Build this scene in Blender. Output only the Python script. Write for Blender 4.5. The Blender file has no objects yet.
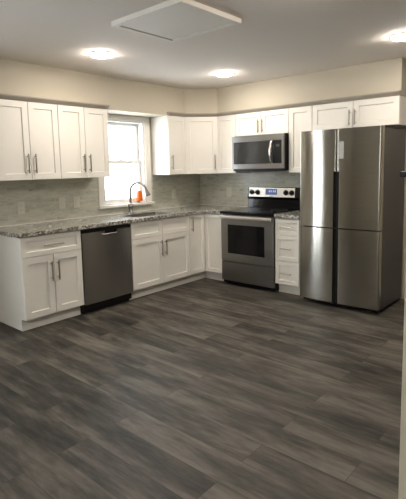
import bpy, bmesh, math, random
from mathutils import Matrix, Vector
random.seed(7)
PI = math.pi
C = bpy.context.scene.collection
S = bpy.context.scene

# ------------------------------------------------------------------ camera, world, exposure
cam_d = bpy.data.cameras.new('camera')
cam = bpy.data.objects.new('camera', cam_d); C.objects.link(cam)
yaw, pit, rol = 0.7233, -0.1202, -0.0222
fwd = Vector((-math.sin(yaw)*math.cos(pit), math.cos(yaw)*math.cos(pit), math.sin(pit)))
r0 = Vector((math.cos(yaw), math.sin(yaw), 0)); u0 = r0.cross(fwd)
R = math.cos(rol)*r0 + math.sin(rol)*u0
U = -math.sin(rol)*r0 + math.cos(rol)*u0
m = Matrix((R, U, -fwd)).transposed().to_4x4(); m.translation = Vector((4.4797, -5.0206, 1.4518))
cam.matrix_world = m
cam_d.sensor_fit = 'AUTO'; cam_d.sensor_width = 36.0
cam_d.lens = 457.24/499*36.0
cam_d.shift_y = -(249.5-222.957)/499
cam_d.clip_start = 0.02
S.camera = cam

SKY = 9.0
w = bpy.data.worlds.new('overcast_sky'); S.world = w; w.use_nodes = True
bg = w.node_tree.nodes['Background']
bg.inputs[0].default_value = (0.87, 0.94, 1.0, 1); bg.inputs[1].default_value = SKY
LAMP = 175.0
LAMP_COL = (1.0, 0.90, 0.79)

vs = S.view_settings
S.display_settings.display_device = 'sRGB'
vs.view_transform = 'Standard'; vs.look = 'None'; vs.gamma = 1.0; vs.use_curve_mapping = False
vs.exposure = 0.50

# ------------------------------------------------------------------ materials
def new_mat(name):
    mt = bpy.data.materials.new(name); mt.use_nodes = True
    return mt, mt.node_tree.nodes, mt.node_tree.links, mt.node_tree.nodes['Principled BSDF']
def plain(name, col, rough=0.5, metal=0.0, noise=0.0, nscale=40, bump=0.0, coat=0.0, spec=0.5):
    mt, n, l, b = new_mat(name)
    b.inputs['Base Color'].default_value = (*col, 1); b.inputs['Roughness'].default_value = rough
    b.inputs['Metallic'].default_value = metal; b.inputs['Coat Weight'].default_value = coat
    b.inputs['Specular IOR Level'].default_value = spec
    tc = n.new('ShaderNodeTexCoord'); nz = n.new('ShaderNodeTexNoise'); nz.inputs['Scale'].default_value = nscale
    nz.inputs['Detail'].default_value = 4
    l.new(tc.outputs['Object'], nz.inputs['Vector'])
    if noise:
        mx = n.new('ShaderNodeMix'); mx.data_type = 'RGBA'
        mx.inputs[6].default_value = (*[c*(1-noise) for c in col], 1)
        mx.inputs[7].default_value = (*[min(1, c*(1+noise)) for c in col], 1)
        l.new(nz.outputs['Fac'], mx.inputs[0]); l.new(mx.outputs[2], b.inputs['Base Color'])
    if bump:
        bp = n.new('ShaderNodeBump'); bp.inputs['Strength'].default_value = bump; bp.inputs['Distance'].default_value = 0.002
        l.new(nz.outputs['Fac'], bp.inputs['Height']); l.new(bp.outputs[0], b.inputs['Normal'])
    return mt
def ramp(n, stops):
    r = n.new('ShaderNodeValToRGB'); e = r.color_ramp.elements
    while len(e) < len(stops): e.new(0.5)
    for i, (p, c) in enumerate(stops):
        e[i].position = p; e[i].color = (*c, 1)
    return r
def mapping(n, l, scale=(1, 1, 1), rot=(0, 0, 0), loc=(0, 0, 0)):
    tc = n.new('ShaderNodeTexCoord'); mp = n.new('ShaderNodeMapping')
    mp.inputs['Scale'].default_value = scale; mp.inputs['Rotation'].default_value = rot; mp.inputs['Location'].default_value = loc
    l.new(tc.outputs['Object'], mp.inputs['Vector']); return mp

M = {}
M['wall'] = plain('cream_wall_paint', (0.50, 0.455, 0.365), 0.75, noise=0.02, nscale=60, bump=0.15)
M['ceiling'] = plain('ceiling_paint', (0.80, 0.745, 0.685), 0.85, noise=0.02, nscale=80, bump=0.2)
M['white'] = plain('white_cabinet_paint', (0.73, 0.71, 0.655), 0.38, noise=0.015, nscale=20)
M['trimwhite'] = plain('white_trim_paint', (0.74, 0.71, 0.65), 0.5, noise=0.015)
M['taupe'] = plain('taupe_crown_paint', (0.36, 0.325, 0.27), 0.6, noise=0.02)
M['hatchwhite'] = plain('hatch_paint', (0.86, 0.82, 0.76), 0.6, noise=0.015)
M['nickel'] = plain('brushed_nickel', (0.42, 0.39, 0.35), 0.32, metal=1.0, noise=0.05, nscale=200)
M['faucet'] = plain('dark_brushed_nickel', (0.27, 0.26, 0.24), 0.28, metal=1.0, noise=0.05, nscale=200)
M['chrome'] = plain('chrome', (0.75, 0.74, 0.72), 0.14, metal=1.0)
M['black'] = plain('black_plastic', (0.007, 0.007, 0.007), 0.45, noise=0.1, spec=0.25)
M['blackglass'] = plain('black_glass', (0.005, 0.005, 0.006), 0.10, spec=0.25)
M['darkgrey'] = plain('dark_grey_side_paint', (0.055, 0.053, 0.05), 0.45, noise=0.08, nscale=120)
M['plate'] = plain('outlet_plastic', (0.62, 0.60, 0.52), 0.45, noise=0.01)
M['microglass'] = plain('microwave_window_glass', (0.016, 0.017, 0.016), 0.12, spec=0.5)
M['orange'] = plain('orange_plastic', (0.80, 0.15, 0.02), 0.4, noise=0.05)
M['sticker'] = plain('grey_sticker', (0.36, 0.37, 0.36), 0.5, noise=0.02)
M['caulk'] = plain('white_caulk', (0.7, 0.68, 0.62), 0.5, noise=0.02)
M['vinyl'] = plain('white_vinyl', (0.74, 0.73, 0.70), 0.4, noise=0.01)

def steel(name, col, rough, aniso=0.6, stretch=(2, 2, 180)):
    mt, n, l, b = new_mat(name)
    mp = mapping(n, l, stretch); nz = n.new('ShaderNodeTexNoise'); nz.inputs['Scale'].default_value = 3; nz.inputs['Detail'].default_value = 3
    l.new(mp.outputs[0], nz.inputs['Vector'])
    rp = ramp(n, [(0.3, tuple(c*0.9 for c in col)), (0.7, tuple(min(1, c*1.08) for c in col))])
    l.new(nz.outputs['Fac'], rp.inputs[0]); l.new(rp.outputs[0], b.inputs['Base Color'])
    b.inputs['Metallic'].default_value = 1.0; b.inputs['Roughness'].default_value = rough
    b.inputs['Anisotropic'].default_value = aniso; b.inputs['Anisotropic Rotation'].default_value = 0.25   # highlights stretch up and down
    tg = n.new('ShaderNodeTangent'); tg.direction_type = 'RADIAL'; tg.axis = 'Z'
    l.new(tg.outputs[0], b.inputs['Tangent'])
    return mt
M['steel'] = steel('brushed_stainless', (0.42, 0.40, 0.37), 0.30)
M['fridgesteel'] = steel('refrigerator_stainless', (0.45, 0.435, 0.39), 0.155, 1.0)
M['midsteel'] = steel('microwave_stainless', (0.26, 0.25, 0.24), 0.30)
M['darksteel'] = steel('dark_stainless', (0.27, 0.265, 0.255), 0.30)
M['dwsteel'] = steel('dishwasher_stainless', (0.42, 0.415, 0.405), 0.27)
M['bgsteel'] = steel('control_panel_stainless', (0.62, 0.58, 0.52), 0.38, 0.3)

def floor_mat():
    mt, n, l, b = new_mat('grey_vinyl_planks')
    mp = mapping(n, l)
    br = n.new('ShaderNodeTexBrick'); br.offset = 0.37; br.offset_frequency = 2; br.squash = 1
    br.inputs['Color1'].default_value = (0, 0, 0, 1); br.inputs['Color2'].default_value = (1, 1, 1, 1); br.inputs['Mortar'].default_value = (0.5, 0.5, 0.5, 1)
    br.inputs['Scale'].default_value = 1.0; br.inputs['Mortar Size'].default_value = 0.0012; br.inputs['Mortar Smooth'].default_value = 0.2
    br.inputs['Brick Width'].default_value = 1.22; br.inputs['Row Height'].default_value = 0.185
    l.new(mp.outputs[0], br.inputs['Vector'])
    # shift the grain of each plank
    sep = n.new('ShaderNodeSeparateXYZ'); l.new(mp.outputs[0], sep.inputs[0])
    mul = n.new('ShaderNodeMath'); mul.operation = 'MULTIPLY'; mul.inputs[1].default_value = 17.0
    l.new(br.outputs['Color'], mul.inputs[0])
    cmb = n.new('ShaderNodeCombineXYZ')
    sx = n.new('ShaderNodeMath'); sx.operation = 'MULTIPLY_ADD'; sx.inputs[1].default_value = 1.0; l.new(sep.outputs[0], sx.inputs[0]); l.new(mul.outputs[0], sx.inputs[2])
    sy = n.new('ShaderNodeMath'); sy.operation = 'MULTIPLY'; sy.inputs[1].default_value = 5.5; l.new(sep.outputs[1], sy.inputs[0])
    l.new(sx.outputs[0], cmb.inputs[0]); l.new(sy.outputs[0], cmb.inputs[1]); l.new(mul.outputs[0], cmb.inputs[2])
    n1 = n.new('ShaderNodeTexNoise'); n1.inputs['Scale'].default_value = 1.25; n1.inputs['Detail'].default_value = 5; n1.inputs['Roughness'].default_value = 0.6; n1.inputs['Distortion'].default_value = 0.3
    l.new(cmb.outputs[0], n1.inputs['Vector'])
    n2 = n.new('ShaderNodeTexNoise'); n2.inputs['Scale'].default_value = 6.5; n2.inputs['Detail'].default_value = 5; n2.inputs['Roughness'].default_value = 0.65
    l.new(cmb.outputs[0], n2.inputs['Vector'])
    a1 = n.new('ShaderNodeMath'); a1.operation = 'MULTIPLY_ADD'; a1.inputs[1].default_value = 0.95; a1.inputs[2].default_value = -0.215
    l.new(n1.outputs['Fac'], a1.inputs[0])
    a2 = n.new('ShaderNodeMath'); a2.operation = 'MULTIPLY_ADD'; a2.inputs[1].default_value = 0.38
    l.new(n2.outputs['Fac'], a2.inputs[0]); l.new(a1.outputs[0], a2.inputs[2])
    a3 = n.new('ShaderNodeMath'); a3.operation = 'MULTIPLY_ADD'; a3.inputs[1].default_value = 0.09
    l.new(br.outputs['Color'], a3.inputs[0]); l.new(a2.outputs[0], a3.inputs[2])
    rp = ramp(n, [(0.30, (0.018, 0.018, 0.0155)), (0.45, (0.048, 0.044, 0.037)), (0.57, (0.093, 0.083, 0.069)), (0.78, (0.160, 0.143, 0.120))])
    l.new(a3.outputs[0], rp.inputs[0])
    mx = n.new('ShaderNodeMix'); mx.data_type = 'RGBA'; mx.inputs[7].default_value = (0.025, 0.023, 0.02, 1)
    l.new(br.outputs['Fac'], mx.inputs[0]); l.new(rp.outputs[0], mx.inputs[6]); l.new(mx.outputs[2], b.inputs['Base Color'])
    b.inputs['Roughness'].default_value = 0.48; b.inputs['Specular IOR Level'].default_value = 0.22
    bp = n.new('ShaderNodeBump'); bp.inputs['Strength'].default_value = 0.25; bp.inputs['Distance'].default_value = 0.002
    l.new(a2.outputs[0], bp.inputs['Height']); l.new(bp.outputs[0], b.inputs['Normal'])
    return mt
M['floor'] = floor_mat()

def granite():
    mt, n, l, b = new_mat('speckled_granite')
    mp = mapping(n, l)
    v = n.new('ShaderNodeTexVoronoi'); v.inputs['Scale'].default_value = 58; l.new(mp.outputs[0], v.inputs['Vector'])
    sp = n.new('ShaderNodeSeparateColor'); l.new(v.outputs['Color'], sp.inputs[0])
    rp = ramp(n, [(0.0, (0.010, 0.010, 0.010)), (0.21, (0.025, 0.024, 0.022)), (0.32, (0.14, 0.12, 0.095)), (0.50, (0.29, 0.285, 0.255)), (0.80, (0.52, 0.51, 0.465))])
    rp.color_ramp.interpolation = 'CONSTANT'
    l.new(sp.outputs[0], rp.inputs[0])
    v2 = n.new('ShaderNodeTexVoronoi'); v2.inputs['Scale'].default_value = 220; l.new(mp.outputs[0], v2.inputs['Vector'])
    sp2 = n.new('ShaderNodeSeparateColor'); l.new(v2.outputs['Color'], sp2.inputs[0])
    rp2 = ramp(n, [(0.0, (0.03, 0.03, 0.028)), (0.35, (0.28, 0.275, 0.25)), (0.75, (0.45, 0.44, 0.40))]); l.new(sp2.outputs[1], rp2.inputs[0])
    mx = n.new('ShaderNodeMix'); mx.data_type = 'RGBA'; mx.inputs[0].default_value = 0.3
    l.new(rp.outputs[0], mx.inputs[6]); l.new(rp2.outputs[0], mx.inputs[7]); l.new(mx.outputs[2], b.inputs['Base Color'])
    b.inputs['Roughness'].default_value = 0.16; b.inputs['Specular IOR Level'].default_value = 0.5
    return mt
M['granite'] = granite()

def tile(name, axis):
    mt, n, l, b = new_mat(name)
    tc = n.new('ShaderNodeTexCoord'); sep = n.new('ShaderNodeSeparateXYZ'); l.new(tc.outputs['Object'], sep.inputs[0])
    cmb = n.new('ShaderNodeCombineXYZ'); l.new(sep.outputs[0 if axis == 'x' else 1], cmb.inputs[0]); l.new(sep.outputs[2], cmb.inputs[1])
    br = n.new('ShaderNodeTexBrick'); br.offset = 0.5
    br.inputs['Color1'].default_value = (0, 0, 0, 1); br.inputs['Color2'].default_value = (1, 1, 1, 1); br.inputs['Mortar'].default_value = (0.5, 0.5, 0.5, 1)
    br.inputs['Scale'].default_value = 1; br.inputs['Brick Width'].default_value = 0.1524; br.inputs['Row Height'].default_value = 0.0508
    br.inputs['Mortar Size'].default_value = 0.0018; l.new(cmb.outputs[0], br.inputs['Vector'])
    mul = n.new('ShaderNodeMath'); mul.operation = 'MULTIPLY'; mul.inputs[1].default_value = 9; l.new(br.outputs['Color'], mul.inputs[0])
    mp = n.new('ShaderNodeMapping'); mp.inputs['Scale'].default_value = (5, 22, 1); l.new(cmb.outputs[0], mp.inputs[0])
    ad = n.new('ShaderNodeVectorMath'); ad.operation = 'ADD'; l.new(mp.outputs[0], ad.inputs[0]); l.new(mul.outputs[0], ad.inputs[1])
    nz = n.new('ShaderNodeTexNoise'); nz.inputs['Scale'].default_value = 0.8; nz.inputs['Detail'].default_value = 6; nz.inputs['Roughness'].default_value = 0.65; nz.inputs['Distortion'].default_value = 0.8
    l.new(ad.outputs[0], nz.inputs['Vector'])
    rp = ramp(n, [(0.24, (0.22, 0.235, 0.185)), (0.38, (0.39, 0.40, 0.325)), (0.55, (0.51, 0.505, 0.42)), (0.80, (0.60, 0.585, 0.495))])
    l.new(nz.outputs['Fac'], rp.inputs[0])
    mx = n.new('ShaderNodeMix'); mx.data_type = 'RGBA'; mx.inputs[7].default_value = (0.56, 0.54, 0.47, 1)
    l.new(br.outputs['Fac'], mx.inputs[0]); l.new(rp.outputs[0], mx.inputs[6]); l.new(mx.outputs[2], b.inputs['Base Color'])
    b.inputs['Roughness'].default_value = 0.28
    bp = n.new('ShaderNodeBump'); bp.inputs['Strength'].default_value = 0.4; bp.inputs['Distance'].default_value = 0.001; bp.invert = True
    l.new(br.outputs['Fac'], bp.inputs['Height']); l.new(bp.outputs[0], b.inputs['Normal'])
    return mt
M['tile_y'] = tile('marble_subway_tile_left', 'y')
M['tile_x'] = tile('marble_subway_tile_back', 'x')

def glass():
    mt, n, l, b = new_mat('window_glass'); n.remove(b)
    out = n['Material Output']; tr = n.new('ShaderNodeBsdfTransparent'); gl = n.new('ShaderNodeBsdfGlossy'); gl.inputs['Roughness'].default_value = 0.02
    lw = n.new('ShaderNodeLayerWeight'); pw = n.new('ShaderNodeMath'); pw.operation = 'POWER'; pw.inputs[1].default_value = 5
    fr = n.new('ShaderNodeMath'); fr.operation = 'MULTIPLY_ADD'; fr.inputs[1].default_value = 0.9; fr.inputs[2].default_value = 0.04
    l.new(lw.outputs['Facing'], pw.inputs[0]); l.new(pw.outputs[0], fr.inputs[0]); mx = n.new('ShaderNodeMixShader')
    l.new(fr.outputs[0], mx.inputs[0]); l.new(tr.outputs[0], mx.inputs[1]); l.new(gl.outputs[0], mx.inputs[2]); l.new(mx.outputs[0], out.inputs['Surface'])
    return mt
M['glass'] = glass()
def emit(name, col, st):
    mt, n, l, b = new_mat(name); b.inputs['Base Color'].default_value = (*col, 1)
    b.inputs['Emission Color'].default_value = (*col, 1); b.inputs['Emission Strength'].default_value = st; return mt
M['lamp'] = emit('lamp_lens', LAMP_COL, LAMP)
M['display'] = emit('blue_display', (0.06, 0.08, 0.22), 0.35)
M['digits'] = emit('display_digits', (0.35, 0.5, 0.9), 0.6)

# ------------------------------------------------------------------ mesh helpers
class MB:
    def __init__(s): s.bm = bmesh.new(); s.M = Matrix()
    def v(s, p): return s.bm.verts.new(s.M @ Vector(p))
    def box(s, x0, x1, y0, y1, z0, z1, bev=0.0):
        t = bmesh.new()
        vs_ = [t.verts.new(p) for p in [(x0,y0,z0),(x1,y0,z0),(x1,y1,z0),(x0,y1,z0),(x0,y0,z1),(x1,y0,z1),(x1,y1,z1),(x0,y1,z1)]]
        for f in [(3,2,1,0),(4,5,6,7),(0,1,5,4),(1,2,6,5),(2,3,7,6),(3,0,4,7)]: t.faces.new([vs_[i] for i in f])
        if bev: bmesh.ops.bevel(t, geom=t.edges[:], offset=bev, segments=2, affect='EDGES', profile=0.6)
        s.merge(t); return s
    def merge(s, t):
        mp = {}
        for a in t.verts: mp[a] = s.bm.verts.new(s.M @ a.co)
        for f in t.faces:
            try: s.bm.faces.new([mp[a] for a in f.verts])
            except ValueError: pass
        t.free()
    def prism(s, poly, z0, z1, bev=0.0):
        t = bmesh.new()
        a = [t.verts.new((x, y, z0)) for x, y in poly]; b = [t.verts.new((x, y, z1)) for x, y in poly]; k = len(poly)
        t.faces.new(a[::-1]); t.faces.new(b)
        for i in range(k): t.faces.new((a[i], a[(i+1) % k], b[(i+1) % k], b[i]))
        bmesh.ops.recalc_face_normals(t, faces=t.faces[:])
        if bev: bmesh.ops.bevel(t, geom=t.edges[:], offset=bev, segments=2, affect='EDGES')
        s.merge(t); return s
    def sweep(s, pts, rad, seg=10, cap=True):
        pts = [Vector(p) for p in pts]; n = len(pts)
        if not hasattr(rad, '__len__'): rad = [rad]*n
        rings = []; up = None
        for i, p in enumerate(pts):
            d = (pts[min(i+1, n-1)] - pts[max(i-1, 0)]).normalized()
            if up is None: up = d.orthogonal().normalized()
            up = (up - d*up.dot(d)).normalized(); sd = d.cross(up)
            rings.append([s.v(p + rad[i]*(math.cos(2*PI*k/seg)*up + math.sin(2*PI*k/seg)*sd)) for k in range(seg)])
        for a, b in zip(rings, rings[1:]):
            for k in range(seg): s.bm.faces.new((a[k], a[(k+1) % seg], b[(k+1) % seg], b[k]))
        if cap: s.bm.faces.new(rings[0][::-1]); s.bm.faces.new(rings[-1])
        return s
    def lathe(s, prof, c=(0, 0, 0), seg=24, axis='z'):
        def P(r, h, a):
            x, y = r*math.cos(a), r*math.sin(a)
            if axis == 'z': return (c[0]+x, c[1]+y, c[2]+h)
            if axis == 'y': return (c[0]+x, c[1]-h, c[2]+y)     # h runs towards -y
            return (c[0]+h, c[1]+x, c[2]+y)
        rings = []
        for r, h in prof:
            rings.append([s.v(P(r, h, 2*PI*k/seg)) for k in range(seg)] if r > 1e-6 else [s.v(P(0, h, 0))])
        for a, b in zip(rings, rings[1:]):
            for k in range(seg):
                q = []
                for vv in (a[k % len(a)], a[(k+1) % len(a)], b[(k+1) % len(b)], b[k % len(b)]):
                    if vv not in q: q.append(vv)
                if len(q) > 2: s.bm.faces.new(q)
        return s
    def cells(s, us, vs_, filled, f0, f1):
        """closed solid from a cell grid; f0(u,v) / f1(u,v) place the two sides"""
        A, B = {}, {}
        def g(d, f, i, j):
            if (i, j) not in d: d[i, j] = s.v(f(us[i], vs_[j]))
            return d[i, j]
        nu, nv = len(us)-1, len(vs_)-1
        fl = {(i, j) for i in range(nu) for j in range(nv) if filled((us[i]+us[i+1])/2, (vs_[j]+vs_[j+1])/2)}
        for i, j in fl:
            c4 = [(i, j), (i+1, j), (i+1, j+1), (i, j+1)]
            s.bm.faces.new([g(A, f0, *c) for c in c4][::-1]); s.bm.faces.new([g(B, f1, *c) for c in c4])
            for (p, q, nb) in ((0, 1, (i, j-1)), (1, 2, (i+1, j)), (2, 3, (i, j+1)), (3, 0, (i-1, j))):
                if nb not in fl:
                    s.bm.faces.new((g(A, f0, *c4[p]), g(A, f0, *c4[q]), g(B, f1, *c4[q]), g(B, f1, *c4[p])))
        return s
    def build(s, name, mat, parent=None, smooth=False, angle=35, bevel=0.0):
        bmesh.ops.recalc_face_normals(s.bm, faces=s.bm.faces[:])
        me = bpy.data.meshes.new(name); s.bm.to_mesh(me); s.bm.free()
        me.materials.append(mat)
        o = bpy.data.objects.new(name, me); C.objects.link(o)
        if parent: o.parent = parent
        if smooth:
            for p in me.polygons: p.use_smooth = True
            try: me.set_sharp_from_angle(angle=math.radians(angle))
            except Exception: pass
        if bevel:
            md = o.modifiers.new('bevel', 'BEVEL'); md.width = bevel; md.segments = 2; md.limit_method = 'ANGLE'
        return o

def tag(o, label=None, cat=None, group=None, kind=None):
    if label: o['label'] = label
    if cat: o['category'] = cat
    if group: o['group'] = group
    if kind: o['kind'] = kind
    return o
def thing(name, loc=(0, 0, 0), rotz=0.0, **k):
    o = bpy.data.objects.new(name, None); C.objects.link(o); o.empty_display_size = 0.1
    o.location = loc; o.rotation_euler = (0, 0, rotz); return tag(o, **k)
def struct(o, label=None): return tag(o, label=label, kind='structure')

# ------------------------------------------------------------------ room shell
H = 2.469; RX = 6.2; FY = -7.2; T = 0.14
ZC0 = 2.111                        # top of the wall cabinets = underside of the soffit
struct(MB().box(-T, RX+T, FY-T, T, -0.1, 0).build('floor', M['floor']), 'grey wood-look vinyl plank floor')
struct(MB().box(-T, RX+T, FY-T, T, H, H+0.1).build('ceiling', M['ceiling']), 'flat beige painted ceiling')
W1 = (-1.71, -1.055, 1.03, 2.045)  # kitchen window opening y0,y1,z0,z1
W2 = (-5.18, -4.22, 0.06, 2.08)    # unseen glazed doors, added and placed for the streak on the refrigerator
def wl(y, z):
    return not ((W1[0] < y < W1[1] and W1[2] < z < W1[3]) or (W2[0] < y < W2[1] and W2[2] < z < W2[3]))
ys = sorted({FY, W1[0], W1[1], W2[0], W2[1], 0.0}); zs = sorted({0, W1[2], W1[3], W2[2], W2[3], H})
struct(MB().cells(ys, zs, wl, lambda u, v: (-T, u, v), lambda u, v: (0, u, v)).build('wall_left', M['wall']), 'cream painted wall with the kitchen window')
struct(MB().box(-T, RX+T, 0, T, 0, H).build('wall_back', M['wall']), 'cream painted back wall behind range and refrigerator')
struct(MB().box(RX, RX+T, FY, 0, 0, H).build('wall_right', M['wall']))
W_FILL = (2.35, 3.15, 0.75, 2.05)        # unseen window added behind the viewer for cool fill light: x0,x1,z0,z1
def wf(x, z): return not (W_FILL[0] < x < W_FILL[1] and W_FILL[2] < z < W_FILL[3])
struct(MB().cells([-T, W_FILL[0], W_FILL[1], RX+T], [0, W_FILL[2], W_FILL[3], H], wf, lambda u, v: (u, FY-T, v), lambda u, v: (u, FY, v)).build('wall_front', M['wall']))
# partition end beside the viewer
struct(MB().box(4.038, RX, -3.60, -3.48, 0, H, 0.004).build('wall_partition', M['wall']), 'beige wall end at the right edge')
# soffit over the wall cabinets
sof = [(0, 0), (0, -3.35), (0.305, -3.35), (0.305, -0.61), (0.61, -0.305), (2.925, -0.305), (2.925, 0)]
struct(MB().prism(sof, ZC0+0.001, H-0.0005).build('wall_soffit', M['wall']), 'cream soffit box above the wall cabinets')
# crown strips: profile sloping outwards, swept along the soffit face
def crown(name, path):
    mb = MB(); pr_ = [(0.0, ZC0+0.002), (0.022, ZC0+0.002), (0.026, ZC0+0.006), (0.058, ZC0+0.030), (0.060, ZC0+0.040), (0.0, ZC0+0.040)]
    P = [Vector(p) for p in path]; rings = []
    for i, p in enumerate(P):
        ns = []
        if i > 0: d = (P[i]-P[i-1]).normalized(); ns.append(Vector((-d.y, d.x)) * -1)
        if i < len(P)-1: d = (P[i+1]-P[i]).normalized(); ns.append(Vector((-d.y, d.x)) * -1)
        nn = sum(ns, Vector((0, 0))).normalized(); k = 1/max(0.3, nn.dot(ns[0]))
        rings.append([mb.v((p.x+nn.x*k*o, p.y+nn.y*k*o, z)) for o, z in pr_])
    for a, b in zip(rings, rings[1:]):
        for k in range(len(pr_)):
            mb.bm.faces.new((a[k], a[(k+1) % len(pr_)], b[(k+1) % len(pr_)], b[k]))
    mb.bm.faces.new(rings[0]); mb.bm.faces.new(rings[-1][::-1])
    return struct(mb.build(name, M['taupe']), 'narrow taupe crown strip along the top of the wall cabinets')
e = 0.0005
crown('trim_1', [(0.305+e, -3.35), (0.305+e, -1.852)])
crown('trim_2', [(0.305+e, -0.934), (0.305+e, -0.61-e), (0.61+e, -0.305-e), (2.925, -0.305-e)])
# backsplash tile on the two walls
CT = 0.914
def bl(y, z): return not (W1[0]-0.09 < y < W1[1]+0.09 and z > 0.995)
ys = sorted({-3.35, W1[0]-0.09, W1[1]+0.09, -0.008}); zs = [CT, 0.995, 1.3715]
struct(MB().cells(ys, zs, bl, lambda u, v: (0.0003, u, v), lambda u, v: (0.008, u, v)).build('trim_3', M['tile_y']), 'grey marble subway tile backsplash on the window wall')
struct(MB().box(0.0085, 2.06, -0.008, -0.0003, CT, 1.3715).build('trim_4', M['tile_x']), 'grey marble subway tile backsplash behind the range')
mb = MB()
mb.box(0.0083, 0.015, -3.12, -0.016, CT+0.0004, CT+0.007); mb.box(0.0083, 0.9, -0.015, -0.0085, CT+0.0004, CT+0.007)
struct(mb.build('trim_5', M['caulk']), 'white caulk bead where tile meets the worktop')
struct(MB().box(2.93, RX, -0.014, -0.0003, 0, 0.10, 0.003).build('baseboard_back', M['trimwhite']))
struct(MB().box(0.0003, 0.014, -3.48, -3.13, 0, 0.10, 0.003).build('baseboard_left', M['trimwhite']))

# ------------------------------------------------------------------ windows
def window(name, Wn, label, front=False):
    y0, y1, z0, z1 = Wn
    rt = struct(thing(name, ((y0+y1)/2, FY, z0), PI/2) if front else thing(name, (0, (y0+y1)/2, z0)), label)
    hw = (y1-y0)/2; h = z1-z0
    # jamb liner + casing in local coords (y from -hw..hw, z from 0..h)
    us = [-hw-0.09, -hw, hw, hw+0.09]; vs_ = [0.0, h, h+0.062]
    mb = MB().cells(us, vs_, lambda u, v: abs(u) > hw or v > h, lambda u, v: (0.0004, u, v), lambda u, v: (0.018, u, v))
    mb.build('window_casing', M['trimwhite'], rt, bevel=0.003)
    g = 0.0006
    mb = MB(); us = [-hw+g, -hw+0.018, hw-0.018, hw-g]; vs_ = [g, 0.018, h-0.018, h-g]
    mb.cells(us, vs_, lambda u, v: abs(u) > hw-0.018 or v < 0.018 or v > h-0.018, lambda u, v: (-T+0.004, u, v), lambda u, v: (-0.001, u, v))
    mb.build('jamb_liner', M['vinyl'], rt)
    # stool with ears
    st = MB().box(0.0003, 0.052, -hw-0.105, hw+0.105, -0.034, -0.001, 0.005); st.build('window_sill', M['trimwhite'], rt)
    def sash(nm, za, zb, xa, xb):
        us = [-hw+0.019, -hw+0.019+0.042, hw-0.019-0.042, hw-0.019]; vs_ = [za, za+0.042, zb-0.038, zb]
        f = MB().cells(us, vs_, lambda u, v: not (us[1] < u < us[2] and vs_[1] < v < vs_[2]), lambda u, v: (xa, u, v), lambda u, v: (xb, u, v)).build(nm, M['vinyl'], rt, bevel=0.003)
        MB().box((xa+xb)/2-0.003, (xa+xb)/2+0.003, us[1]+g, us[2]-g, vs_[1]+g, vs_[2]-g).build('glass_pane', M['glass'], f)
        return f
    mid = h*0.505
    sash('upper_sash', mid-0.02, h-0.019, -0.125, -0.092)
    lo = sash('lower_sash', 0.019, mid+0.02, -0.088, -0.055)
    MB().box(-0.086, -0.062, -0.03, 0.03, mid+0.021, mid+0.033, 0.003).build('sash_lock', M['nickel'], lo)
    return rt
window('window_1', W1, 'white double-hung window above the sink')
window('window_fill', W_FILL, 'unseen double-hung window added behind the viewer for fill light', True)
y0, y1, z0, z1 = W2
rt = struct(thing('door_1', (0, (y0+y1)/2, z0)), 'unseen pair of narrow glazed doors on the left wall, added for the refrigerator streak')
hw = (y1-y0)/2; h = z1-z0; g = 0.0006
us = [-hw-0.09, -hw, hw, hw+0.09]; vs_ = [0.0, h, h+0.09]
MB().cells(us, vs_, lambda u, v: abs(u) > hw or v > h, lambda u, v: (0.0004, u, v), lambda u, v: (0.018, u, v)).build('door_casing', M['trimwhite'], rt, bevel=0.003)
for a, b_ in ((-hw+0.003, -0.002), (0.002, hw-0.003)):
    us = [a, a+0.06, b_-0.06, b_]; vs_ = [0.004, 0.16, h-0.09, h-0.004]
    f = MB().cells(us, vs_, lambda u, v: not (us[1] < u < us[2] and vs_[1] < v < vs_[2]), lambda u, v: (-0.06, u, v), lambda u, v: (-0.02, u, v)).build('door_leaf', M['vinyl'], rt, bevel=0.003)
    MB().box(-0.043, -0.037, us[1]+g, us[2]-g, vs_[1]+g, vs_[2]-g).build('glass_pane', M['glass'], f)
    s_ = 1 if a < -0.1 else -1; y_ = (b_ if s_ > 0 else a) - s_*0.035
    MB().sweep([(-0.0195, y_, 0.95), (0.02, y_, 0.95), (0.025, y_-s_*0.02, 0.95), (0.025, y_-s_*0.1, 0.95)], 0.008).build('handle', M['nickel'], f, smooth=True)

# ------------------------------------------------------------------ cabinet parts
WS = 0.058
def shaker(mb, x0, x1, z0, z1, y=0.0, t=0.02, st=WS, dep=0.012):
    """slab with a recessed centre panel, back at y, front at y-t"""
    a = [(x0, z0), (x1, z0), (x1, z1), (x0, z1)]
    i1 = [(x0+st, z0+st), (x1-st, z0+st), (x1-st, z1-st), (x0+st, z1-st)]
    b_ = 0.004; i2 = [(x0+st+b_, z0+st+b_), (x1-st-b_, z0+st+b_), (x1-st-b_, z1-st-b_), (x0+st+b_, z1-st-b_)]
    k = 0.002; fr = [(x0+k, z0+k), (x1-k, z0+k), (x1-k, z1-k), (x0+k, z1-k)]
    loops = [[mb.v((px, yy, pz)) for px, pz in L] for L, yy in ((a, y), (a, y-t+k), (fr, y-t), (i1, y-t), (i2, y-t+dep))]
    mb.bm.faces.new(loops[0])
    for A, B in zip(loops, loops[1:]):
        for q in range(4): mb.bm.faces.new((A[q], A[(q+1) % 4], B[(q+1) % 4], B[q]))
    mb.bm.faces.new(loops[-1])
    return mb
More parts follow.
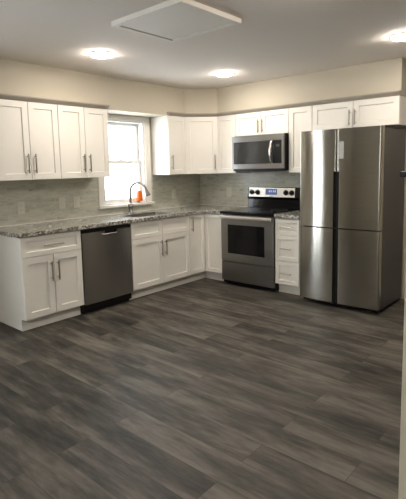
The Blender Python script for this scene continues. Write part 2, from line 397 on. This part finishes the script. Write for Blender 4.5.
def pull(p, x, z, y, L=0.185, vert=True, Mx=None):
    mb = MB(); mb.M = Mx or Matrix(); h = L/2; r = 0.0075; o = y-0.032
    if vert:
        mb.sweep([(x, o, z-h), (x, o, z+h)], r, 10)
        for s in (-1, 1): mb.sweep([(x, y+0.0005, z+s*(h-0.025)), (x, o, z+s*(h-0.025))], 0.005, 8)
    else:
        mb.sweep([(x-h, o, z), (x+h, o, z)], r, 10)
        for s in (-1, 1): mb.sweep([(x+s*(h-0.025), y+0.0005, z), (x+s*(h-0.025), o, z)], 0.005, 8)
    return mb.build('handle', M['nickel'], p, smooth=True)
def door(p, x0, x1, z0, z1, y, hx=None, hz=None, name='door', vert=True, L=0.185, st=WS, Mx=None):
    mb = MB(); mb.M = Mx or Matrix()
    o = shaker(mb, x0, x1, z0, z1, y, st=st).build(name, M['white'], p)
    if hx is not None: pull(o, hx, hz, y-0.02, L, vert, Mx)
    return o
G = 0.0026
HALF = PI/2
BB = 0.114; BT = 0.874; SPL = 0.682
def base_body(rt, w):
    MB().box(0.0006, w-0.0006, -0.61, -0.002, BB, BT).build('cabinet_body', M['white'], rt)
    MB().box(0.0006, w-0.0006, -0.55, -0.002, 0, BB-0.0004).build('toe_kick', M['white'], rt)
F = -0.6105

# left base cabinet (one wide drawer over two doors)
grp_b = 'white base cabinets'
yb1, yb2, yb3, yb4 = -3.099, -2.479, -1.8417, -0.916
rt = thing('base_cabinet', (0, yb1, 0), HALF, label='white base cabinet at the free left end, one drawer over two doors', cat='cabinet', group=grp_b)
w_ = yb2-yb1; base_body(rt, w_)
door(rt, G, w_-G, SPL+G, BT-0.004, F, w_/2, (SPL+BT)/2, 'drawer', False, 0.20, st=0.045)
door(rt, G, w_/2-G, BB+G, SPL-G, F, w_/2-0.035, SPL-0.155)
door(rt, w_/2+G, w_-G, BB+G, SPL-G, F, w_/2+0.035, SPL-0.155)

# sink base
rt = thing('base_cabinet', (0, yb3, 0), HALF, label='white sink base cabinet below the faucet, two false drawer fronts', cat='cabinet', group=grp_b)
w_ = yb4-yb3
mb = MB().box(0.0006, w_-0.0006, -0.61, -0.002, BB, 0.66)
us = [0.0006, 0.018, w_-0.018, w_-0.0006]; vs_ = [-0.61, -0.592, -0.02, -0.002]
mb.cells(us, vs_, lambda u, v: not (us[1] < u < us[2] and vs_[1] < v < vs_[2]), lambda u, v: (u, v, 0.6601), lambda u, v: (u, v, BT))
mb.build('cabinet_body', M['white'], rt)
MB().box(0.0006, w_-0.0006, -0.55, -0.002, 0, BB-0.0004).build('toe_kick', M['white'], rt)
door(rt, G, w_/2-G, SPL+G, BT-0.004, F, name='false_drawer_front', st=0.045)
door(rt, w_/2+G, w_-G, SPL+G, BT-0.004, F, name='false_drawer_front', st=0.045)
door(rt, G, w_/2-G, BB+G, SPL-G, F, w_/2-0.035, SPL-0.145)
door(rt, w_/2+G, w_-G, BB+G, SPL-G, F, w_/2+0.035, SPL-0.145)

# corner base with folding doors
rt = thing('base_cabinet', (0, 0, 0), 0, label='white corner base cabinet with two full-height doors meeting at the inside corner', cat='cabinet', group=grp_b)
q = 0.9135
mb = MB().cells([0.002, 0.61, q], [-q-0.0015, -0.61, -0.002], lambda u, v: not (u > 0.61 and v < -0.61), lambda u, v: (u, v, BB), lambda u, v: (u, v, BT)); mb.build('cabinet_body', M['white'], rt)
mb = MB().cells([0.002, 0.55, q], [-q-0.0015, -0.55, -0.002], lambda u, v: not (u > 0.55 and v < -0.55), lambda u, v: (u, v, 0), lambda u, v: (u, v, BB-0.0004)); mb.build('toe_kick', M['white'], rt)
Mx = Matrix.Translation((0.6105, -0.915, 0)) @ Matrix.Rotation(HALF, 4, 'Z')
door(rt, G, 0.283, BB+G, BT-0.004, 0, 0.035, BT-0.115, Mx=Mx, st=0.05)
Mx = Matrix.Translation((0.631, -0.6105, 0))
door(rt, 0.002, 0.2815, BB+G, BT-0.004, 0, Mx=Mx, st=0.05)

# three-drawer base right of the range
xd0, xd1 = 1.690, 2.000
rt = thing('base_cabinet', (xd0, 0, 0), 0, label='narrow white three-drawer base cabinet between range and refrigerator', cat='cabinet', group=grp_b)
w_ = xd1-xd0; base_body(rt, w_)
z_ = [BB, 0.385, 0.680, BT-0.003]
for a, b_ in zip(z_, z_[1:]):
    door(rt, G, w_-G, a+G, b_-G, F, w_/2, (a+b_)/2, 'drawer', False, 0.14, st=0.045)

# wall cabinets
grp_w = 'white wall cabinets'
ZB = 1.372; ZT = ZC0
def wall_cab(loc, rot, w_, z0, doors, label, hz=None, L=0.185):
    rt = thing('wall_cabinet', (loc[0], loc[1], z0), rot, label=label, cat='cabinet', group=grp_w)
    h = ZT-z0-0.0005
    MB().box(0.0006, w_-0.0006, -0.305, -0.0095 if z0 < 1.4 else -0.002, 0, h).build('cabinet_body', M['white'], rt)
    for a, b_, hx in doors:
        door(rt, a+G, b_-G, 0.001, h-0.003, -0.3055, hx, hz if hz else 0.155, L=L)
    return rt
yA0, yA1, yA2 = -3.10, -2.4686, -1.8521
w_ = yA1-yA0
wall_cab((0, yA0), HALF, w_, ZB, [(0, w_/2, w_/2-0.037), (w_/2, w_, w_/2+0.037)], 'leftmost white two-door wall cabinet, cut by the left edge')
w_ = yA2-yA1
wall_cab((0, yA1), HALF, w_, ZB, [(0, w_/2, w_/2-0.037), (w_/2, w_, w_/2+0.037)], 'white two-door wall cabinet touching the left side of the window')
w_ = 0.934-0.6115
wall_cab((0, -0.934), HALF, w_, ZB, [(0, w_, 0.045)], 'narrow white wall cabinet just right of the window, handle at its left')
# diagonal corner
rt = thing('wall_cabinet', (0, 0, ZB), 0, label='white diagonal corner wall cabinet with one door, handle at its right', cat='cabinet', group=grp_w)
h = ZT-ZB-0.0005
MB().prism([(0.0095, -0.0095), (0.0095, -0.6105), (0.305, -0.6105), (0.6105, -0.305), (0.6105, -0.0095)], 0, h).build('cabinet_body', M['white'], rt)
Mx = Matrix.Translation((0.3057, -0.6112, 0)) @ Matrix.Rotation(PI/4, 4, 'Z')
door(rt, 0.010, 0.4215, 0.001, h-0.003, 0, 0.385, 0.155, Mx=Mx)
wall_cab((0.6115, 0), 0, 0.914-0.6115, ZB, [(0, 0.914-0.6115, None)], 'narrow white wall cabinet without handle, left of the microwave')
w_ = 0.769
MB_ = wall_cab((0.9145, 0), 0, w_, 1.832, [(0, w_/2, w_/2-0.03), (w_/2, w_, w_/2+0.03)], 'short white two-door wall cabinet directly above the microwave', hz=0.105, L=0.16)
wall_cab((1.684, 0), 0, 0.298, ZB, [(0, 0.298, 0.298-0.045)], 'narrow white wall cabinet between microwave and refrigerator')
w_ = 0.938
wall_cab((1.9825, 0), 0, w_, 1.832, [(0, w_/2, w_/2-0.03), (w_/2, w_, w_/2+0.03)], 'short wide white two-door wall cabinet above the refrigerator', hz=0.105, L=0.16)

# ------------------------------------------------------------------ worktops
SK = (0.19, 0.545, -1.70, -1.06)
us = [0.0086, SK[0], SK[1], 0.652, 0.9135]; vs_ = [-3.128, SK[2], SK[3], -0.652, -0.0086]
def ct(u, v):
    if SK[0] < u < SK[1] and SK[2] < v < SK[3]: return False
    return u < 0.652 or v > -0.652
o = MB().cells(us, vs_, ct, lambda u, v: (u, v, 0.8755), lambda u, v: (u, v, CT)).build('countertop', M['granite'], bevel=0.004)
tag(o, 'long L-shaped speckled granite worktop under the window, turning the corner to the range', 'countertop', 'granite worktops')
o = MB().box(1.692, 2.010, -0.652, -0.0086, 0.8755, CT, 0.004).build('countertop', M['granite'])
tag(o, 'short speckled granite worktop on the three-drawer cabinet', 'countertop', 'granite worktops')

# ------------------------------------------------------------------ sink and faucet
rt = thing('kitchen_sink', ((SK[0]+SK[1])/2, (SK[2]+SK[3])/2, 0.69), label='stainless undermount sink set into the worktop below the window', cat='sink')
hx, hy = (SK[1]-SK[0])/2-0.001, (SK[3]-SK[2])/2-0.001
mb = MB()
def rr(hx, hy, r, z, n=5):
    out = []
    for cx, cy, a0 in ((hx-r, hy-r, 0), (-hx+r, hy-r, PI/2), (-hx+r, -hy+r, PI), (hx-r, -hy+r, 1.5*PI)):
        for k in range(n+1): a = a0+PI/2*k/n; out.append(mb.v((cx+r*math.cos(a), cy+r*math.sin(a), z)))
    return out
L_ = [rr(hx, hy, 0.03, 0.2235), rr(hx-0.004, hy-0.004, 0.03, 0.2235), rr(hx-0.012, hy-0.012, 0.04, 0.02), rr(hx-0.03, hy-0.03, 0.04, 0.004), rr(hx, hy, 0.03, 0.0)]
for A, B in zip(L_[:4], L_[1:4]):
    for k in range(len(A)): mb.bm.faces.new((A[k], A[(k+1) % len(A)], B[(k+1) % len(A)], B[k]))
mb.bm.faces.new(L_[3]); A, B = L_[0], L_[4]
for k in range(len(A)): mb.bm.faces.new((A[k], B[k], B[(k+1) % len(A)], A[(k+1) % len(A)]))
mb.bm.faces.new(L_[4]); mb.build('basin', M['steel'], rt, smooth=True)
MB().lathe([(0, 0.006), (0.03, 0.006), (0.042, 0.008), (0.045, 0.0045)], (0, 0, 0)).build('drain', M['chrome'], rt, smooth=True)

fx, fy = 0.085, -1.385
rt = thing('faucet', (fx, fy, CT), math.atan2(0.6, 0.8), label='tall brushed nickel gooseneck faucet behind the sink', cat='faucet')
MB().lathe([(0, 0.0003), (0.036, 0.0003), (0.036, 0.008), (0.029, 0.016), (0.027, 0.02), (0.027, 0.105), (0.024, 0.118), (0.015, 0.13), (0, 0.13)]).build('faucet_body', M['faucet'], rt, smooth=True)
pts = [(0, 0, 0.128), (0, 0, 0.20), (0, 0, 0.265)]
for k in range(1, 15):
    a = PI - k*(PI*0.88)/14; pts.append((0.098+0.098*math.cos(a), 0, 0.265+0.108*math.sin(a)))
MB().sweep(pts, 0.0155, 12).build('spout', M['faucet'], rt, smooth=True)
ex, ez = pts[-1][0], pts[-1][2]
sp = MB().sweep([(ex-0.003, 0, ez+0.010), (ex+0.004, 0, ez-0.012), (ex+0.018, 0, ez-0.045), (ex+0.036, 0, ez-0.085)], [0.017, 0.019, 0.023, 0.029], 14).build('spray_head', M['faucet'], rt, smooth=True)
MB().sweep([(ex+0.0361, 0, ez-0.0853), (ex+0.039, 0, ez-0.092)], [0.028, 0.025], 14).build('spray_nozzle', M['black'], sp, smooth=True)
MB().sweep([(0, -0.018, 0.075), (0.002, -0.036, 0.075), (0.01, -0.05, 0.079), (0.04, -0.09, 0.096), (0.05, -0.10, 0.10)], [0.014, 0.013, 0.008, 0.007, 0.005], 10).build('lever', M['faucet'], rt, smooth=True)

# orange tapered tumbler on the window sill
rt = thing('tumbler', (0.028, -1.193, 1.0295), label='small orange tapered cup with a short foot on the window sill', cat='cup')
MB().lathe([(0, 0.022), (0.040, 0.022), (0.043, 0.03), (0.038, 0.10), (0.031, 0.142), (0.027, 0.150), (0, 0.152)]).build('cup', M['orange'], rt, smooth=True)
MB().lathe([(0, 0.0005), (0.018, 0.0005), (0.018, 0.005), (0.008, 0.010), (0.008, 0.0218), (0, 0.0218)]).build('foot', M['nickel'], rt, smooth=True)

# ------------------------------------------------------------------ dishwasher
dw0, dw1 = -2.474, -1.8465
rt = thing('dishwasher', (0, dw0, 0), HALF, label='dark stainless dishwasher under the worktop', cat='dishwasher')
w_ = dw1-dw0
MB().box(0.004, w_-0.004, -0.60, -0.02, 0.03, 0.868).build('tub_body', M['black'], rt)
# door: slightly bowed slab with pocket
us = [0.006 + (w_-0.012)*k/16 for k in range(17)]
bow = lambda u: 0.004*(1-((u-w_/2)/(w_/2))**2)
vs_ = [0.105, 0.790, 0.832]
o = MB().cells(us, vs_, lambda u, v: v < 0.790 or not (abs(u-w_/2-0.026) < 0.08), lambda u, v: (u, -0.601, v), lambda u, v: (u, -0.634-bow(u), v)).build('door', M['dwsteel'], rt, smooth=True, angle=30)
MB().box(0.006, w_-0.006, -0.632, -0.601, 0.8325, 0.866, 0.003).build('control_strip', M['black'], rt)
p0, p1 = w_/2-0.075, w_/2+0.125
mb = MB().sweep([(p0, -0.636, 0.800), (p0+0.02, -0.644, 0.795), (p1-0.03, -0.644, 0.795), (p1-0.01, -0.636, 0.800)], 0.0095, 10)
mb.build('handle', M['chrome'], rt, smooth=True)
MB().box(0.006, w_-0.006, -0.56, -0.54, 0.0, 0.1).build('toe_kick', M['black'], rt)
MB().box(0.02, w_-0.02, -0.538, -0.05, 0.0, 0.0295).build('base_frame', M['black'], rt)

# ------------------------------------------------------------------ range
rx0, rx1 = 0.918, 1.686; w_ = rx1-rx0
rt = thing('range', (rx0, 0, 0), 0, label='stainless freestanding electric range with black glass cooktop', cat='stove')
MB().box(0.002, w_-0.002, -0.615, -0.03, 0.02, 0.885).build('oven_body', M['black'], rt)
for sx in (0.05, w_-0.05):
    for sy in (-0.56, -0.08): MB().lathe([(0, 0), (0.018, 0), (0.018, 0.0195), (0, 0.0195)], (sx, sy, 0), 12).build('foot', M['black'], rt)
ck = MB().box(0.0, w_, -0.668, -0.03, 0.8855, 0.918, 0.006).build('cooktop', M['blackglass'], rt)
for bx, by, br in ((0.2, -0.2, 0.08), (0.56, -0.2, 0.1), (0.2, -0.49, 0.11), (0.56, -0.49, 0.08)):
    MB().lathe([(br-0.004, 0.9183), (br, 0.9183), (br, 0.9188), (br-0.004, 0.9188), (br-0.004, 0.9183)], (bx, by, 0), 32).build('burner_ring', M['darkgrey'], ck)
# oven door: stainless frame with window
z0, z1 = 0.30, 0.872
us = [0.004, 0.105, w_-0.125, w_-0.004]; vs_ = [z0, z0+0.10, z1-0.115, z1]
dr = MB().cells(us, vs_, lambda u, v: not (us[1] < u < us[2] and vs_[1] < v < vs_[2]), lambda u, v: (u, -0.616, v), lambda u, v: (u, -0.655, v)).build('oven_door', M['darksteel'], rt, bevel=0.004)
MB().box(us[1]+0.0005, us[2]-0.0005, -0.650, -0.6165, vs_[1]+0.0005, vs_[2]-0.0005).build('oven_window', M['blackglass'], dr)
mb = MB().box(0.012, w_-0.012, -0.700, -0.676, 0.832, 0.868, 0.008)
for sx in (0.05, w_-0.05): mb.box(sx-0.014, sx+0.014, -0.6775, -0.6552, 0.838, 0.862)
mb.build('handle', M['bgsteel'], dr)
MB().box(0.004, w_-0.004, -0.652, -0.616, 0.055, 0.290, 0.004).build('storage_drawer', M['darksteel'], rt)
# backguard
bg_ = MB()
bg_.prism([(-0.035, 0.9185), (-0.075, 0.9185), (-0.062, 1.03), (-0.085, 1.055), (-0.070, 1.187), (-0.035, 1.187)], -0.004, w_-0.006)
for v_ in bg_.bm.verts:                                 # profile was laid in (y,z) along x
    a, b_, c_ = v_.co; v_.co = (c_, a, b_)
bo = bg_.build('backguard', M['blackglass'], rt, bevel=0.004)
def bgp(u, v): return (u, -0.085+0.015*(v-1.055)/0.132, v)
off = lambda d: (lambda u, v: (u, bgp(u, v)[1]-d, v))
MB().cells([0.03, w_-0.06], [1.064, 1.18], lambda u, v: True, off(0.0005), off(0.004)).build('control_panel', M['bgsteel'], bo)
MB().cells([0.285, 0.455], [1.092, 1.165], lambda u, v: True, off(0.0042), off(0.007)).build('display', M['display'], bo)
for dx in (0.335, 0.362, 0.395, 0.422):
    MB().cells([dx, dx+0.012], [1.122, 1.148], lambda u, v: True, off(0.0072), off(0.0078)).build('digit', M['digits'], bo)
MB().cells([0.345, 0.395], [1.071, 1.077], lambda u, v: True, off(0.0042), off(0.005)).build('badge', M['darkgrey'], bo)
for kx in (0.075, 0.165, 0.585, 0.668):
    y_ = bgp(0, 1.12)[1]-0.0042
    mb = MB().lathe([(0, 0.0), (0.034, 0.0), (0.034, 0.006), (0.026, 0.008), (0.024, 0.028), (0.021, 0.032), (0, 0.032)], (kx, y_, 1.12), 20, 'y')
    mb.box(kx-0.004, kx+0.004, y_-0.040, y_-0.031, 1.10, 1.14)
    mb.build('knob', M['black'], bo, smooth=True)

# ------------------------------------------------------------------ microwave
mx0, mx1 = 0.920, 1.672; w_ = mx1-mx0
rt = thing('microwave', (mx0, 0, 1.402), 0, label='stainless over-the-range microwave with curved handle', cat='microwave')
h = 0.425
MB().box(0, w_, -0.385, -0.010, 0.0, h, 0.002).build('case', M['black'], rt)
us = [0.002, 0.026, w_-0.03, w_-0.002]; vs_ = [0.022, 0.082, h-0.075, h-0.003]
dr = MB().cells(us, vs_, lambda u, v: not (us[1] < u < us[2] and vs_[1] < v < vs_[2]), lambda u, v: (u, -0.3855, v), lambda u, v: (u, -0.412, v)).build('door', M['midsteel'], rt, bevel=0.003)
xs = w_*0.815
MB().box(us[1]+0.0005, xs-0.001, -0.4095, -0.386, vs_[1]+0.0005, vs_[2]-0.0005).build('window', M['microglass'], dr)
cp = MB().box(xs+0.001, us[2]-0.0005, -0.4095, -0.386, vs_[1]+0.0005, vs_[2]-0.0005).build('control_panel', M['black'], rt)
MB().box(xs+0.035, us[2]-0.03, -0.4105, -0.4097, vs_[2]-0.075, vs_[2]-0.045).build('display', M['darkgrey'], cp)
mb = MB()
pts = []
for k in range(13):
    t = k/12; pts.append((xs-0.014, -0.415-0.045*math.sin(PI*t)**0.6, vs_[1]+0.008+t*(vs_[2]-vs_[1]-0.002)))
mb.sweep(pts, [0.014+0.004*math.sin(PI*k/12) for k in range(13)], 12); mb.build('handle', M['chrome'], dr, smooth=True)
MB().box(0.03, w_-0.03, -0.37, -0.30, -0.012, -0.0003, 0.002).build('grease_filter', M['darkgrey'], rt)
mb = MB()
MB().box(0.02, w_-0.02, -0.395, -0.3858, 0.003, 0.020).build('vent_grille', M['black'], rt)

# ------------------------------------------------------------------ refrigerator
fx0, fx1, fm = 2.064, 2.908, 2.4725
rt = thing('refrigerator', (fx0, 0, 0), 0, label='tall stainless four-door refrigerator at the right', cat='refrigerator')
W_ = fx1-fx0; md_ = fm-fx0
MB().box(0.004, W_-0.004, -0.655, -0.06, 0.03, 1.785, 0.004).build('case', M['darkgrey'], rt)
for sx in (0.07, W_-0.07):
    for sy in (-0.6, -0.12): MB().lathe([(0, 0), (0.022, 0), (0.022, 0.0298), (0, 0.0298)], (sx, sy, 0), 12).build('foot', M['black'], rt)
MB().box(0.01, W_-0.01, -0.665, -0.656, 0.012, 0.07).build('base_grille', M['black'], rt)
N = 24; NW = 0.0265
def fdoor(x0, x1, z0, z1, notch, tilt, side, nm='door'):
    """side -1: left door (hinge left), +1: right door; notch = (za, zb) on the meeting edge"""
    cx = (x0+x1)/2; hw = (x1-x0)/2
    def yf(u):
        t = (u-cx)/hw
        s = -0.734 - 0.0065*(1-t*t)
        edge = max(0.0, abs(t)-0.955)/0.045
        s += 0.012*edge*edge
        return s - tilt*((u-x0) if side < 0 else (x1-u))
    us = [x0+(x1-x0)*k/N for k in range(N+1)]
    us += [x1-NW] if side < 0 else [x0+NW]
    us += [x0+0.004, x1-0.004, x0+0.009, x1-0.009]
    us = sorted(set(us)); vs_ = sorted({z0, z1, *notch})
    def fill(u, v):
        inn = (u > x1-NW) if side < 0 else (u < x0+NW)
        return not (inn and notch[0] < v < notch[1])
    d = MB().cells(us, vs_, fill, lambda u, v: (u, -0.668, v), lambda u, v: (u, yf(u), v)).build(nm, M['fridgesteel'], rt, smooth=True, angle=50)
    a, b_ = (x1-NW+0.0005, x1-0.001) if side < 0 else (x0+0.001, x0+NW-0.0005)
    MB().box(a, b_, -0.722, -0.6685, notch[0]+0.0005 , notch[1]-0.0005).build('handle_recess', M['black'], d)
    return d
g_ = 0.002
SPZ = 0.82
TL, TR = 0.032, 0.028
fdoor(0.0, md_-g_, SPZ+0.006, 1.80, (SPZ+0.0061, 1.385), TL, -1)
ur = fdoor(md_+g_, W_, SPZ+0.006, 1.80, (SPZ+0.0061, 1.385), TR, 1)
fdoor(0.0, md_-g_, 0.052, SPZ-0.006, (0.0521, SPZ-0.0061), TL, -1)
fdoor(md_+g_, W_, 0.052, SPZ-0.006, (0.0521, SPZ-0.0061), TR, 1)
us = [2.505-fx0, 2.548-fx0]
MB().box(us[0], us[1], -0.7535, -0.747, 1.51, 1.675).build('sticker', M['sticker'], ur)
for sx in (0.05, W_-0.05): MB().box(sx-0.03, sx+0.03, -0.70, -0.60, 1.7855, 1.7985, 0.002).build('hinge_cover', M['black'], rt)

# ------------------------------------------------------------------ outlets and switches
def outlet(name, loc, rot, label, kind, grp='wall plates on the backsplash'):
    rt = thing(name, loc, rot, label=label, cat='outlet' if kind == 'outlet' else 'switch', group=grp)
    MB().box(-0.04, 0.04, -0.007, -0.0004, -0.063, 0.063, 0.003).build('cover_plate', M['plate'], rt)
    if kind == 'outlet':
        for s in (-1, 1):
            f = MB().box(-0.017, 0.017, -0.009, -0.0071, s*0.022-0.014, s*0.022+0.014, 0.001).build('socket', M['plate'], rt)
            mb = MB()
            for dx in (-0.007, 0.005): mb.box(dx, dx+0.002, -0.0094, -0.0091, s*0.022-0.004, s*0.022+0.005)
            mb.build('slot', M['black'], f)
    else:
        MB().box(-0.017, 0.017, -0.0105, -0.0071, -0.034, 0.034, 0.0015).build('rocker', M['plate'], rt)
outlet('wall_outlet', (0.008, -2.758, 1.085), HALF, 'beige wall outlet on the tile below the leftmost wall cabinet', 'outlet')
outlet('light_switch', (0.008, -2.286, 1.10), HALF, 'beige wall plate on the tile, the farther from the window of the middle pair', 'switch')
outlet('light_switch', (0.008, -2.105, 1.10), HALF, 'beige wall plate on the tile, nearest the left of the window', 'switch')
outlet('wall_outlet', (0.008, -0.549, 1.10), HALF, 'beige wall outlet on the tile between the window and the corner', 'outlet')
outlet('wall_outlet', (0.55, -0.008, 1.109), 0, 'beige wall outlet on the tile between the corner and the range', 'outlet')

# small dark catch on the end of the partition
rt = thing('door_catch', (4.038, -3.565, 1.418), 0, label='small dark metal catch sticking out from the wall end at the right edge', cat='catch')
MB().box(-0.004, -0.0003, -0.016, 0.016, -0.022, 0.022, 0.001).build('plate', M['black'], rt)
MB().box(-0.034, -0.0042, -0.008, 0.008, -0.008, 0.009, 0.003).build('bolt', M['black'], rt)

# ------------------------------------------------------------------ ceiling fittings
rt = thing('attic_hatch', (2.178, -2.645, H), 0, label='white framed attic access panel in the ceiling', cat='hatch')
hx, hy = 0.338, 0.302; fw = 0.042
us = [-hx, -hx+fw, hx-fw, hx]; vs_ = [-hy, -hy+fw, hy-fw, hy]
MB().cells(us, vs_, lambda u, v: not (us[1] < u < us[2] and vs_[1] < v < vs_[2]), lambda u, v: (u, v, -0.034), lambda u, v: (u, v, -0.0004)).build('hatch_frame', M['hatchwhite'], rt, bevel=0.004)
MB().box(us[1]+0.002, us[2]-0.002, vs_[1]+0.002, vs_[2]-0.002, -0.028, -0.0004, 0.002).build('hatch_panel', M['hatchwhite'], rt)

def downlight(x, y, label):
    rt = thing('recessed_light', (x, y, H), 0, label=label, cat='light', group='recessed ceiling lights')
    MB().lathe([(0.086, -0.0004), (0.098, -0.0004), (0.098, -0.004), (0.094, -0.009), (0.086, -0.009), (0.086, -0.0004)], seg=32).build('trim_ring', M['trimwhite'], rt, smooth=True)
    MB().lathe([(0, -0.002), (0.085, -0.002), (0.085, -0.012), (0.079, -0.019), (0.06, -0.024), (0.0, -0.026)], seg=32).build('lens', M['lamp'], rt)
downlight(1.053, -2.453, 'lit recessed ceiling light above the dishwasher side, leftmost')
downlight(1.269, -0.983, 'lit recessed ceiling light nearest the range wall, middle one')
downlight(3.178, -1.066, 'lit recessed ceiling light in front of the refrigerator, cut by the right edge')
downlight(3.156, -2.60, 'extra ceiling light added out of view between hatch and viewer')  # unseen lamp added to carry on the grid and light the kitchen
downlight(3.20, -6.0, 'added fill light in the ceiling behind the viewer, over the adjoining room')  # unseen lamp added to brighten the viewer's side
downlight(5.0, -6.2, 'added fill light in the ceiling, far corner behind the viewer')  # another added lamp out of view, lights the partition end
